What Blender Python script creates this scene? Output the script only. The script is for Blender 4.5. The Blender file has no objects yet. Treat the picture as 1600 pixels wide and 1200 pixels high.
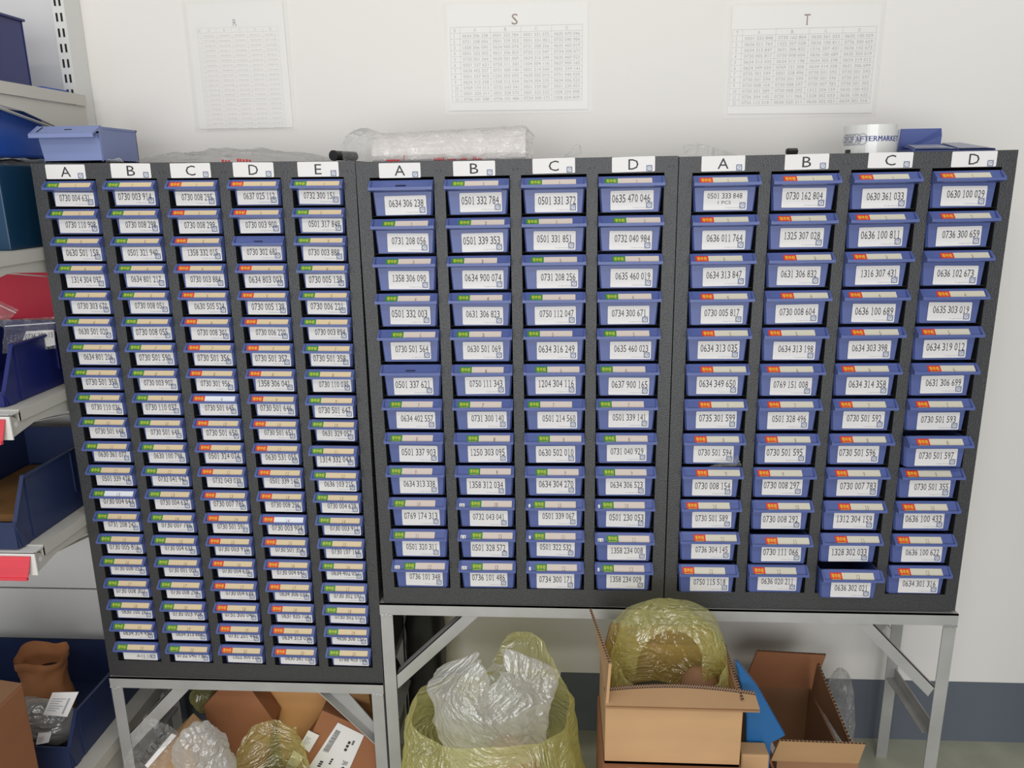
import bpy, bmesh, math, random
from mathutils import Vector, Matrix, noise
C = bpy.context.scene.collection
rnd = random.Random(7)
# ---------------------------------------------------------------- camera
CAM_H = 1.40; FPX = 1227.7; PITCH = 0.2553; ROLL = -0.014; YAW = math.radians(3.55)
def camera_axes():
    fw = Vector((0, math.cos(PITCH), -math.sin(PITCH))); rt = Vector((1, 0, 0)); up = rt.cross(fw)
    r2 = rt*math.cos(ROLL) + up*math.sin(ROLL); u2 = -rt*math.sin(ROLL) + up*math.cos(ROLL)
    Z = Matrix.Rotation(YAW, 3, 'Z')
    return Z @ fw, Z @ r2, Z @ u2
CF, CR, CU = camera_axes()
cam_d = bpy.data.cameras.new('camera'); cam = bpy.data.objects.new('camera', cam_d); C.objects.link(cam)
cam_d.sensor_width = 36; cam_d.lens = FPX/1600*36; cam_d.clip_start = .02
M = Matrix((CR, CU, -CF)).transposed().to_4x4(); M.translation = Vector((0, 0, CAM_H)); cam.matrix_world = M
bpy.context.scene.camera = cam
def at(x, y, Y):
    d = CF + CR*(x-800)/FPX - CU*(y-600)/FPX
    return d*(Y/d.y) + Vector((0, 0, CAM_H))
# ---------------------------------------------------------------- world and lights
sc = bpy.context.scene
w = bpy.data.worlds.new('world'); sc.world = w; w.use_nodes = True
w.node_tree.nodes['Background'].inputs[0].default_value = (0.93, 0.96, 1.0, 1)
w.node_tree.nodes['Background'].inputs[1].default_value = 0.52
sc.view_settings.view_transform = 'Standard'; sc.view_settings.look = 'None'
sc.view_settings.gamma = 1; sc.view_settings.exposure = 0.03; sc.view_settings.use_curve_mapping = False
sc.cycles.transparent_max_bounces = 24
def area(name, loc, sx, sy, power, col=(1, .97, .92), rot=(0, 0, 0)):
    d = bpy.data.lights.new(name, 'AREA'); d.shape = 'RECTANGLE'; d.size = sx; d.size_y = sy
    d.energy = power; d.color = col
    o = bpy.data.objects.new(name, d); o.location = loc; o.rotation_euler = rot; C.objects.link(o); return o
area('ceiling_tube_light', (-0.9, 0.35, 3.0), 1.3, .25, 6)
area('ceiling_tube_light', (0.6, 0.35, 3.0), 1.3, .25, 6)
area('ceiling_tube_light', (-0.7, -1.3, 3.0), 1.3, .35, 15)
area('ceiling_tube_light', (0.7, -1.3, 3.0), 1.3, .35, 15)
area('added_front_fill', (-0.1, -2.45, 1.15), 3.4, 2.1, 74, (.97, .98, 1), (math.radians(90), 0, 0))  # added fill lamp behind the camera, brightens the upright faces
# ---------------------------------------------------------------- materials
def srgb(r, g, b):
    f = lambda c: (c/255/12.92 if c/255 <= .04045 else ((c/255+.055)/1.055)**2.4)
    return (f(r), f(g), f(b), 1)
def mat(name, col, rough=.5, metal=0, spec=.5, var=0, vscale=8, bump=0, bscale=60, stretch=None, coat=0, col2=None):
    m = bpy.data.materials.new(name); m.use_nodes = True; nt = m.node_tree; b = nt.nodes['Principled BSDF']
    b.inputs['Roughness'].default_value = rough; b.inputs['Metallic'].default_value = metal
    b.inputs['Specular IOR Level'].default_value = spec; b.inputs['Coat Weight'].default_value = coat
    b.inputs['Base Color'].default_value = col
    if var or bump:
        tc = nt.nodes.new('ShaderNodeTexCoord'); mp = nt.nodes.new('ShaderNodeMapping')
        nt.links.new(tc.outputs['Object'], mp.inputs[0])
        if stretch: mp.inputs['Scale'].default_value = stretch
    if var:
        n = nt.nodes.new('ShaderNodeTexNoise'); n.inputs['Scale'].default_value = vscale; n.inputs['Detail'].default_value = 5
        nt.links.new(mp.outputs[0], n.inputs['Vector'])
        r = nt.nodes.new('ShaderNodeValToRGB'); r.color_ramp.elements[0].position = .3; r.color_ramp.elements[1].position = .7
        c2 = col2 or tuple(min(1, c*(1+var)) for c in col[:3])+(1,)
        r.color_ramp.elements[0].color = tuple(c*(1-var) for c in col[:3])+(1,); r.color_ramp.elements[1].color = c2
        nt.links.new(n.outputs[0], r.inputs[0]); nt.links.new(r.outputs[0], b.inputs['Base Color'])
    if bump:
        n2 = nt.nodes.new('ShaderNodeTexNoise'); n2.inputs['Scale'].default_value = bscale; n2.inputs['Detail'].default_value = 3
        nt.links.new(mp.outputs[0], n2.inputs['Vector'])
        bp = nt.nodes.new('ShaderNodeBump'); bp.inputs['Strength'].default_value = bump; bp.inputs['Distance'].default_value = .002
        nt.links.new(n2.outputs[0], bp.inputs['Height']); nt.links.new(bp.outputs[0], b.inputs['Normal'])
    return m
def film(name, tint, white, alpha, gloss=.10, bscale=11, rough=.09):
    """thin plastic film: tinted see-through sheet, a little milky, with a sharp sheen on its folds"""
    m = bpy.data.materials.new(name); m.use_nodes = True; nt = m.node_tree; N = nt.nodes.new; L = nt.links.new
    nt.nodes.remove(nt.nodes['Principled BSDF'])
    df = N('ShaderNodeBsdfDiffuse'); df.inputs[0].default_value = white
    tr = N('ShaderNodeBsdfTransparent'); tr.inputs[0].default_value = tint
    tl = N('ShaderNodeBsdfTranslucent'); tl.inputs[0].default_value = white
    gl = N('ShaderNodeBsdfGlossy'); gl.inputs['Color'].default_value = (1, 1, 1, 1); gl.inputs['Roughness'].default_value = rough
    m1 = N('ShaderNodeMixShader'); m1.inputs[0].default_value = .45; L(df.outputs[0], m1.inputs[1]); L(tl.outputs[0], m1.inputs[2])
    lw = N('ShaderNodeLayerWeight'); lw.inputs[0].default_value = .4
    mr = N('ShaderNodeMapRange'); mr.inputs['To Min'].default_value = alpha; mr.inputs['To Max'].default_value = min(1, alpha*1.4+.3)
    L(lw.outputs['Facing'], mr.inputs['Value'])
    m2 = N('ShaderNodeMixShader'); L(mr.outputs[0], m2.inputs[0]); L(tr.outputs[0], m2.inputs[1]); L(m1.outputs[0], m2.inputs[2])
    m3 = N('ShaderNodeMixShader'); m3.inputs[0].default_value = gloss; L(m2.outputs[0], m3.inputs[1]); L(gl.outputs[0], m3.inputs[2])
    tc = N('ShaderNodeTexCoord')
    n2 = N('ShaderNodeTexNoise'); n2.inputs['Scale'].default_value = bscale; n2.inputs['Detail'].default_value = 4; n2.inputs['Distortion'].default_value = 2.0
    L(tc.outputs['Object'], n2.inputs['Vector'])
    v = N('ShaderNodeMath'); v.operation = 'PINGPONG'; v.inputs[1].default_value = .08; L(n2.outputs[0], v.inputs[0])
    bp = N('ShaderNodeBump'); bp.inputs['Strength'].default_value = .9; bp.inputs['Distance'].default_value = .05
    L(v.outputs[0], bp.inputs['Height'])
    if bscale > 0:
        for n in (gl, df): L(bp.outputs[0], n.inputs['Normal'])
    L(m3.outputs[0], nt.nodes['Material Output'].inputs[0])
    return m
MT = dict(
 wall=mat('white_wall_paint', srgb(230, 226, 220), .75, var=.012, vscale=2),
 band=mat('grey_skirting_paint', srgb(98, 104, 114), .45, var=.06, vscale=5),
 floor=mat('grey_green_epoxy_floor', srgb(172, 172, 152), .45, var=.10, vscale=14),
 steel=mat('galvanised_steel', srgb(176, 175, 172), .48, .35, var=.10, vscale=10, stretch=(1, 1, 1)),
 weld=mat('weld_bead', srgb(190, 190, 188), .35, .5),
 cab=mat('grey_hammertone_paint', srgb(68, 68, 69), .33, .3, var=.30, vscale=420, bump=.5, bscale=420),
 inside=mat('dark_cabinet_inside', srgb(20, 20, 22), .8),
 blue=mat('blue_plastic', srgb(80, 94, 150), .36, var=.03, vscale=12),
 blue2=mat('faded_blue_plastic', srgb(124, 136, 180), .45, var=.03, vscale=12),
 bin=mat('dark_blue_bin_plastic', srgb(28, 36, 100), .34, var=.05, vscale=6),
 bin2=mat('shaded_blue_bin_plastic', srgb(38, 50, 86), .40, var=.05, vscale=6),  # blue bin plastic with the shade on its sides put into the colour
 card=mat('white_card', srgb(226, 223, 221), .55),
 text=mat('black_print', srgb(48, 48, 52), .6),
 logo=mat('blue_print', srgb(70, 100, 150), .6),
 grey=mat('pale_grey_print', srgb(160, 162, 168), .6),
 green=mat('green_tag', srgb(48, 128, 52), .5),
 red=mat('red_tag', srgb(214, 48, 30), .5),
 yellow=mat('yellow_print', srgb(232, 222, 60), .5),
 beige=mat('beige_strip', srgb(214, 193, 154), .55),
 beige2=mat('pale_beige_strip', srgb(210, 196, 184), .55),
 ivory=mat('ivory_strip', srgb(208, 202, 182), .55),
 white=mat('white_strip', srgb(226, 228, 232), .5),
 pencil=mat('pencil_writing', srgb(140, 120, 110), .7),
 ink=mat('dark_writing', srgb(70, 60, 56), .7),
 paper=mat('white_paper', srgb(232, 229, 224), .8),
 line=mat('grey_table_print', srgb(180, 176, 176), .8),
 line2=mat('pale_grey_table_print', srgb(208, 204, 203), .8),
 shelf=mat('pale_grey_shelf_paint', srgb(196, 192, 182), .5, var=.03, vscale=6),
 post=mat('white_post_paint', srgb(222, 221, 216), .4),
 panel=mat('white_back_panel', srgb(218, 217, 216), .5),
 slot=mat('black_slot', srgb(22, 22, 22), .8),
 railred=mat('red_label_rail', srgb(214, 66, 78), .45, var=.10, vscale=30, stretch=(.2, 1, 8)),
 redbox=mat('red_plastic', srgb(190, 34, 58), .4, var=.08, vscale=5),
 teal=mat('dark_teal_carton', srgb(22, 62, 92), .35, var=.15, vscale=3),
 bright=mat('bright_blue_plastic', srgb(28, 78, 170), .42, var=.06, vscale=4),
 binder=mat('bright_blue_board', srgb(30, 92, 146), .35, var=.10, vscale=5),
 carton=mat('tan_cardboard', srgb(184, 146, 104), .75, var=.05, vscale=9, stretch=(1, 1, 3)),
 carton2=mat('brown_cardboard', srgb(150, 98, 64), .75, var=.05, vscale=9, stretch=(1, 1, 3)),
 carton3=mat('light_cardboard', srgb(206, 154, 100), .75, var=.05, vscale=9),
 cartin=mat('cardboard_inside', srgb(142, 104, 74), .8, var=.06, vscale=9),
 flute=mat('corrugated_edge', srgb(74, 54, 40), .9),
 liner=mat('pale_cardboard_liner', srgb(196, 160, 126), .8),
 kraft=mat('kraft_paper', srgb(176, 118, 76), .75, var=.08, vscale=14, bump=.6, bscale=30),
 black=mat('black_rubber', srgb(22, 22, 24), .5),
 darkmetal=mat('dark_metal', srgb(70, 68, 66), .4, .6),
 darkitem=mat('dark_contents', srgb(44, 40, 34), .7, var=.2, vscale=20),
 brownitem=mat('brown_contents', srgb(128, 90, 46), .7, var=.15, vscale=20),
 film=film('clear_plastic_film', (.975, .975, .975, 1), srgb(232, 230, 226), .13, .10, 22),
 filmw=film('milky_plastic_film', (.96, .96, .95, 1), srgb(240, 239, 234), .36, .10, 6),
 filmy=film('yellow_plastic_film', (.975, .965, .76, 1), srgb(242, 236, 154), .25, .10, 8),
 sleeve=film('document_sleeve_film', (.996, .996, .996, 1), srgb(232, 230, 226), .02, .02, 0, .3),
 pack=mat('stacked_clear_bags', srgb(226, 220, 216), .3, var=.05, vscale=30, bump=.5, bscale=25, stretch=(1, 1, 12), coat=.5),
 redprint=mat('red_print', srgb(196, 52, 52), .6),
 tape=mat('glossy_white_tape', srgb(222, 221, 216), .12, coat=.8),
 navy=mat('navy_print', srgb(48, 60, 130), .5),
 greyplastic=mat('grey_blue_plastic', srgb(150, 152, 164), .5),
)
# ---------------------------------------------------------------- mesh builder
class MB:
    def __init__(s): s.v = []; s.f = []; s.m = []
    def face(s, pts, mi=0):
        n = len(s.v); s.v += [tuple(p) for p in pts]; s.f.append(tuple(range(n, n+len(pts)))); s.m.append(mi)
    def hexa(s, p, mi=0):
        """p: 4 bottom points then 4 top points in the same order"""
        n = len(s.v); s.v += [tuple(q) for q in p]
        for f in ((3, 2, 1, 0), (4, 5, 6, 7), (0, 1, 5, 4), (1, 2, 6, 5), (2, 3, 7, 6), (3, 0, 4, 7)):
            s.f.append(tuple(n+i for i in f)); s.m.append(mi)
    def box(s, x0, x1, y0, y1, z0, z1, mi=0):
        s.hexa([(x0, y0, z0), (x1, y0, z0), (x1, y1, z0), (x0, y1, z0), (x0, y0, z1), (x1, y0, z1), (x1, y1, z1), (x0, y1, z1)], mi)
    def bar(s, p0, p1, dw, w_, dt, t, mi=0):
        """flat bar from p0 to p1, width w_ along dw, thickness t along dt"""
        p0 = Vector(p0); p1 = Vector(p1); a = Vector(dw)*w_; b = Vector(dt)*t
        s.hexa([p0, p0+a, p0+a+b, p0+b, p1, p1+a, p1+a+b, p1+b], mi)
    def plate(s, q, n, t, mi=0):
        """quad (or polygon) q given thickness t along n"""
        q = [Vector(p) for p in q]; n = Vector(n)*t; k = len(s.v); m = len(q)
        s.v += [tuple(p) for p in q]+[tuple(p+n) for p in q]
        s.f.append(tuple(range(k+m-1, k-1, -1))); s.m.append(mi); s.f.append(tuple(range(k+m, k+2*m))); s.m.append(mi)
        for i in range(m):
            j = (i+1) % m; s.f.append((k+i, k+j, k+m+j, k+m+i)); s.m.append(mi)
    def prism(s, prof, x0, x1, mi=0):
        """profile of (y, z) points swept along x"""
        s.plate([(x0, y, z) for y, z in prof], (1, 0, 0), x1-x0, mi)
    def cyl(s, p0, p1, r0, r1=None, n=24, mi=0, caps=True):
        p0 = Vector(p0); p1 = Vector(p1); r1 = r0 if r1 is None else r1
        d = (p1-p0).normalized(); a = d.orthogonal().normalized(); b = d.cross(a); k = len(s.v)
        for i in range(n):
            t = 2*math.pi*i/n; e = a*math.cos(t)+b*math.sin(t); s.v.append(tuple(p0+e*r0)); s.v.append(tuple(p1+e*r1))
        for i in range(n):
            j = (i+1) % n; s.f.append((k+2*i, k+2*j, k+2*j+1, k+2*i+1)); s.m.append(mi)
        if caps:
            s.f.append(tuple(k+2*i for i in reversed(range(n)))); s.m.append(mi); s.f.append(tuple(k+2*i+1 for i in range(n))); s.m.append(mi)
    def add(s, vs, fs, fn, mi=0):
        k = len(s.v); s.v += [tuple(fn(v)) for v in vs]
        for f in fs: s.f.append(tuple(k+i for i in f)); s.m.append(mi)
    def grid(s, fn, nu, nv, mi=0, closed=False):
        k = len(s.v); U = nu if closed else nu+1
        for j in range(nv+1):
            for i in range(U): s.v.append(tuple(fn(i/nu, j/nv)))
        for j in range(nv):
            for i in range(nu):
                a = k+j*U+i; b = k+j*U+(i+1) % U; c = b+U; d = a+U
                if (i+j) % 2: s.f += [(a, b, c), (a, c, d)]
                else: s.f += [(a, b, d), (b, c, d)]
                s.m += [mi, mi]
    def mesh(s, name, mats):
        me = bpy.data.meshes.new(name); me.from_pydata(s.v, [], s.f)
        for m in mats: me.materials.append(MT[m] if isinstance(m, str) else m)
        me.polygons.foreach_set('material_index', s.m)
        return me
    def build(s, name, mats, parent=None, smooth=False, bevel=0, fix=True, loc=None):
        if isinstance(mats, str): mats = [mats]
        me = s.mesh(name, mats)
        if fix:
            b = bmesh.new(); b.from_mesh(me); bmesh.ops.recalc_face_normals(b, faces=b.faces); b.to_mesh(me); b.free()
        if smooth: me.polygons.foreach_set('use_smooth', [True]*len(me.polygons))
        me.update()
        o = bpy.data.objects.new(name, me); C.objects.link(o)
        if parent: o.parent = parent
        if loc: o.location = loc
        if bevel:
            bv = o.modifiers.new('bevel', 'BEVEL'); bv.width = bevel; bv.segments = 2; bv.limit_method = 'ANGLE'; bv.angle_limit = math.radians(40)
        return o
def tag(o, label, cat, group=None):
    o['label'] = label; o['category'] = cat
    if group: o['group'] = group
    return o
def empty(name, loc, label, cat, group=None):
    o = bpy.data.objects.new(name, None); o.empty_display_size = .05; C.objects.link(o); o.location = loc
    return tag(o, label, cat, group)
def struct(o): o['kind'] = 'structure'; return o
# text: a string becomes flat triangles, fitted to a width and height
_tc = {}
def glyphs(s):
    if s not in _tc:
        cu = bpy.data.curves.new('t', 'FONT'); cu.body = s; cu.resolution_u = 2; cu.size = 1
        ob = bpy.data.objects.new('t', cu); C.objects.link(ob)
        bpy.context.view_layer.update()
        me = bpy.data.meshes.new_from_object(ob.evaluated_get(bpy.context.evaluated_depsgraph_get()))
        vs = [tuple(v.co) for v in me.vertices]; fs = [tuple(p.vertices) for p in me.polygons]
        x0 = min(v[0] for v in vs); x1 = max(v[0] for v in vs); y0 = min(v[1] for v in vs); y1 = max(v[1] for v in vs)
        _tc[s] = ([((v[0]-x0)/max(1e-6, x1-x0), (v[1]-y0)/max(1e-6, y1-y0)) for v in vs], fs, (x1-x0)/max(1e-6, y1-y0))
        bpy.data.objects.remove(ob); bpy.data.curves.remove(cu); bpy.data.meshes.remove(me)
    return _tc[s]
def put_text(mb, s, fn, x0, y0, w_, h_, mi):
    """fn maps card coordinates (x, y) to 3D; text fills the rectangle x0..x0+w_, y0..y0+h_ (w_ None keeps the aspect)"""
    vs, fs, asp = glyphs(s)
    if w_ is None: w_ = asp*h_
    mb.add(vs, fs, lambda v: fn(x0+v[0]*w_, y0+v[1]*h_), mi)
def put_number(mb, s, fn, x0, y0, w_, h_, mi):
    """tabular figures: every character in a cell of its own, the 1 with a foot"""
    n = sum(.5 if c == ' ' else 1 for c in s); cw = w_/n; x = x0
    for c in s:
        if c == ' ': x += cw*.5; continue
        if c == '1':
            sw = cw*.165; xc = x+cw*.5
            rect(mb, fn, xc-sw/2, y0, xc+sw/2, y0+h_, mi); rect(mb, fn, xc-cw*.3, y0, xc+cw*.3, y0+h_*.07, mi)
            mb.face([fn(xc-cw*.30, y0+h_*.86), fn(xc-cw*.30, y0+h_*.80), fn(xc-sw/2, y0+h_*.90), fn(xc-sw/2, y0+h_)], mi)
        else: put_text(mb, c, fn, x+cw*.08, y0, cw*.84, h_, mi)
        x += cw
def rect(mb, fn, x0, y0, x1, y1, mi): mb.face([fn(x0, y0), fn(x1, y0), fn(x1, y1), fn(x0, y1)], mi)
def round_rect(mb, fn, x0, y0, x1, y1, r, mi):
    p = []
    for cx, cy, a0 in ((x1-r, y1-r, 0), (x0+r, y1-r, 90), (x0+r, y0+r, 180), (x1-r, y0+r, 270)):
        for k in range(4): a = math.radians(a0+30*k); p.append(fn(cx+r*math.cos(a), cy+r*math.sin(a)))
    mb.face(p, mi)
def gear_logo(mb, fn, x, y, s, mi, wi):
    """little squarish gear badge with the two letters"""
    q = lambda a, b_, c, d: rect(mb, fn, x+s*a, y+s*b_, x+s*c, y+s*d, mi)
    for k in range(5):
        u = .04+.2*k
        q(u, 0, u+.11, .14); q(u, .86, u+.11, 1); q(0, u, .14, u+.11); q(.86, u, 1, u+.11)
    for k in range(20):
        a = 2*math.pi*k/20; b = 2*math.pi*(k+1)/20; m, r = .47, .38
        mb.face([fn(x+s*(.5+r*math.cos(a)), y+s*(.5+r*math.sin(a))), fn(x+s*(.5+m*math.cos(a)), y+s*(.5+m*math.sin(a))),
                 fn(x+s*(.5+m*math.cos(b)), y+s*(.5+m*math.sin(b))), fn(x+s*(.5+r*math.cos(b)), y+s*(.5+r*math.sin(b)))], mi)
    put_text(mb, 'Z', fn, x+s*.22, y+s*.28, s*.27, s*.44, mi); put_text(mb, 'F', fn, x+s*.54, y+s*.28, s*.24, s*.44, mi)
# ---------------------------------------------------------------- the room
WY = 1.77
b = MB(); b.box(-3.2, 3.0, WY, WY+.1, .172, 3.1); struct(b.build('wall_back', 'wall'))
b = MB(); b.box(-3.2, 3.0, WY-.001, WY+.1, 0, .172); struct(b.build('trim_1', 'band'))
b = MB(); b.box(-3.2, 3.0, -2.5, WY+.1, -.08, 0); struct(b.build('floor', 'floor'))
b = MB(); b.box(1.21, 1.27, .6, WY, 0, 1.72); struct(b.build('added_shade_wall', 'band'))  # unseen low wall, added to darken the back wall's right end
# ---------------------------------------------------------------- cabinets
L_TXT = [
 '0730 004 631|0730 110 908|0630 501 159|1314 304 097|0730 303 670|0630 501 020|0634 801 206|0730 501 359|0730 110 036|0730 501 648|0630 361 077|0501 339 478|0730 004 643|0731 208 242|0730 005 816|0730 008 053|0730 008 302|0630 100 261|0634 314 450|A=2.10',
 '0730 003 914|0730 008 298|0501 321 940|0634 801 217|0730 008 051|0730 008 055|0730 501 590|0730 003 902|0730 110 037|0730 501 649|0630 100 798|0732 041 947|0730 004 637|0730 007 786|0730 004 633|0730 001 009|0730 008 294|0730 003 908|0634 313 664|0732 040 730',
 '0730 008 295|0730 008 299|1358 332 015|0730 003 884|0630 505 524|0730 008 301|0730 501 356|0730 301 956|0730 501 645|0730 501 650|0501 324 074|0732 043 039|0730 007 785|0730 501 591|0730 003 910|0730 004 635|0730 004 639|0751 300 040|0731 201 445|1322 300 020',
 '0637 025 112|0730 003 900|0730 302 681|0634 803 003|0730 005 139|0730 006 220|0730 501 357|1358 306 041|0730 501 646|0730 501 651|0630 531 055|0501 339 140|0730 008 296|0730 003 904|0730 501 354|0730 004 641|0634 306 033|0637 835 704|0634 313 056|0630 361 039',
 '0732 300 151|0501 317 849|0730 003 888|0730 005 138|0730 006 221|0730 003 894|0730 501 358|0730 110 035|0730 501 647|0631 329 057|1314 332 043|0636 103 215|0730 004 629|0730 003 912|0730 107 168|0634 402 052|0730 302 597|0750 502 077|4656 306 157|0768 403 104']
M_TXT = [
 '0634 306 238|0731 208 056|1358 306 090|0501 332 003|0730 501 564|0501 337 621|0634 402 557|0501 337 903|0634 313 338|0769 174 313|0501 320 311|0736 101 348',
 '0501 332 784|0501 339 353|0634 900 074|0631 306 823|0630 501 069|0750 111 343|0731 300 140|1250 303 095|1358 312 034|0732 043 041|0501 328 572|0736 101 486',
 '0501 331 372|0501 331 851|0731 208 256|0750 112 047|0634 316 249|1204 304 116|0501 214 560|0630 502 010|0634 304 270|0501 339 067|0501 322 532|0734 300 171',
 '0635 470 046|0732 040 984|0635 460 019|0734 300 671|0635 460 023|0637 900 165|0501 339 141|0731 040 929|0634 306 523|0501 230 053|1358 234 008|1358 234 009']
R_TXT = [
 '0501 333 848|0636 011 764|0634 313 847|0730 005 817|0634 313 035|0634 349 650|0735 301 599|0730 501 594|0730 008 154|0730 501 589|0736 304 145|0750 115 518',
 '0730 162 804|1325 307 028|0631 306 832|0730 008 604|0634 313 198|0769 151 008|0501 328 496|0730 501 595|0730 008 297|0730 008 292|0730 111 066|0636 020 211',
 '0630 361 033|0636 100 811|1316 307 431|0636 100 689|0634 303 398|0634 314 358|0730 501 592|0730 501 596|0730 007 783|1312 304 159|1328 302 033|0636 302 021',
 '0630 100 029|0736 300 659|0636 102 673|0635 303 019|0634 319 012|0631 306 699|0730 501 593|0730 501 597|0730 501 355|0636 100 433|0636 100 622|0634 301 316']
L_TXT, M_TXT, R_TXT = [[c.split('|') for c in t] for t in (L_TXT, M_TXT, R_TXT)]
# how far the tag strip is slid along its tray, 0 = left, 1 = right, None = empty tray
M_S = [[None, .7, .8, .6, .9, None, .43, .3, .14, .25, .1, .88], [.38, .75, .15, .5, .33, .47, .25, .9, .93, .95, .95, .9],
       [.4, .12, .5, .4, .13, .75, .13, .93, .7, .45, .45, .6], [.27, .95, .93, .45, .35, .1, .08, .45, .43, .36, .8, .45]]
R_S = [[.25, .45, .2, .7, .95, .95, .95, .7, .95, .25, .97, .1], [.6, .4, .97, .97, .2, .3, .55, .5, .1, .95, .97, .2],
       [.3, .3, .35, .25, .7, .25, .3, .6, .5, .95, .95, .45], [.25, .6, .93, .97, .2, .95, .4, .5, .2, .25, .1, .5]]
RC = .0033
def tub_mesh(wd, hb, d, ob, ol, olb, rs, in0, in1):
    b = MB()
    rc = RC; fw = .0042
    b.prism([(.0012, -ob), (.004, -ob), (.004, -ob-.009), (-.0022, -ob-rc)], fw-.0002, wd-fw+.0002)
    prof = [(-.0022, -ob-rc), (-(d-.0024), -(ol+rc+.0005)), (-(d-.0024), -ol), (-d, -ol), (-d, -olb), (rs-.002, -(olb+.004)), (rs+.003, -(olb+.004)), (.003, -ob-rc)]
    b.prism(prof, fw-.0002, wd-fw+.0002)
    fl = [(.004, -ob), (-.0012, -ob), (-d, -ol+.0004), (-d, -olb), (rs-.002, -olb-.004), (rs+.003, -olb-.004), (rs+.003, -ob-.004)]
    b.prism(fl, 0, fw); b.prism(fl, wd-fw, wd)
    zt = -(olb+.002); zb = -hb; dp = .19
    xl0, xl1 = in0, in1; xr0, xr1 = wd-in0, wd-in1; c = .003
    # front face with chamfered upright corners
    b.hexa([(xl1+c, rs, zb), (xr1-c, rs, zb), (xr1, rs+.0045, zb), (xl1, rs+.0045, zb), (xl0+c, rs, zt), (xr0-c, rs, zt), (xr0, rs+.0045, zt), (xl0, rs+.0045, zt)])
    b.box(xl1+c, xr1-c, rs-.0012, rs+.001, zb, zb+.0014)
    zs = -ob-.006
    b.hexa([(xl1, rs+.0045, zb), (xl1+.0018, rs+.0045, zb), (xl1+.0018, dp, zb), (xl1, dp, zb), (xl0, rs+.0045, zs), (xl0+.0018, rs+.0045, zs), (xl0+.0018, dp, zs), (xl0, dp, zs)])
    b.hexa([(xr1-.0018, rs+.0045, zb), (xr1, rs+.0045, zb), (xr1, dp, zb), (xr1-.0018, dp, zb), (xr0-.0018, rs+.0045, zs), (xr0, rs+.0045, zs), (xr0, dp, zs), (xr0-.0018, dp, zs)])
    b.box(xl1, xr1, rs+.0045, dp, zb, zb+.0018)
    b.box(xl1, xr1, dp-.002, dp, zb, zs)
    me = b.mesh('drawer', ['blue']); bb = bmesh.new(); bb.from_mesh(me); bmesh.ops.recalc_face_normals(bb, faces=bb.faces); bb.to_mesh(me); bb.free()
    return me
def card(parent, txt, x0, z0, size, big=1.0, extra=None, heavy=False, depth=-.0012):
    a = rnd.uniform(-.012, .012); ca, sa = math.cos(a), math.sin(a)
    def fn(dz):
        return lambda x, y: (x0+(x-size[0]/2)*ca-(y-size[1]/2)*sa+size[0]/2, depth-dz, z0+(x-size[0]/2)*sa+(y-size[1]/2)*ca+size[1]/2)
    b = MB(); round_rect(b, fn(0), 0, 0, size[0], size[1], .0018, 0)
    # thin sheet edge behind the printed face
    round_rect(b, fn(-.0003), .0002, .0002, size[0]-.0002, size[1]-.0002, .0018, 0)
    if len(txt) == 1:
        hh = .0182; wl = {'A': .0195, 'B': .0155, 'C': .0185, 'D': .018, 'E': .0125}[txt]; put_text(b, txt, fn(.0002), size[0]*.5-wl/2, .004, wl, hh, 1)
        gear_logo(b, fn(.0002), size[0]-.0155, .0004, .0108, 2, 0)
    else:
        if txt.startswith('A='):
            put_text(b, txt, fn(.0002), .030, .0060, .033, .0072, 4)
            gear_logo(b, fn(.0002), size[0]-.0145, .0045, .0100, 2, 0)
        else:
            w_ = (.0605 if size[1] < .032 else .0655)*big; h_ = (.0122 if size[1] < .032 else .0134)*big
            if extra: w_, h_ = .063, .0095
            put_number(b, txt, fn(.0002), .0405-w_/2-.002*(big-1)*10+rnd.uniform(-.002, .002), size[1]*(.60 if not extra else .73)-h_/2, w_, h_, 1)
            gear_logo(b, fn(.0003), size[0]-.0135, .0024, .0112, 2, 0)
        if extra: put_text(b, extra, fn(.0002), .026, .0105, .023, .006, 4)
        put_text(b, 'Originalteile', fn(.0002), size[0]-.038, .0028, .024, .0024, 3)
    return b.build('label_card', ['card', 'text', 'logo', 'grey', 'ink'], parent, fix=False)
def strip(parent, wd, s, d, ob, ol, tagc, body, num, numc):
    x0 = .0048+s*(wd-.0096-.085); p0 = Vector((0, -(d-.0026), -(ol+RC+.0003))); p1 = Vector((0, -.0028, -ob-RC-.0001))
    n = Vector((0, (p1-p0).z, -(p1-p0).y)).normalized(); n = n if n.z > 0 else -n; L = (p1-p0).length
    e = (p1-p0)/L
    def fn(dz): return lambda x, y: tuple(Vector((x0+x, 0, 0))+p0+e*y+n*(.0004+dz))
    b = MB(); h = L*.96
    rect(b, fn(0), .0235, .0002, .085, h, 1); rect(b, fn(0), 0, .0002, .0235, h, 0)
    put_text(b, '零件柜', fn(.00015), .0028, h*.36, .018, h*.5, 2)
    rect(b, fn(.00015), .0028, h*.14, .0205, h*.24, 2)
    t = str(num); hh = h*.52
    put_number(b, t, fn(.00015), .0235+.027+rnd.uniform(-.006, .006), h*.22, .0042*len(t), hh, 3)
    return b.build('tag_strip', [tagc, body, 'yellow', numc], parent, fix=False)
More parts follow.
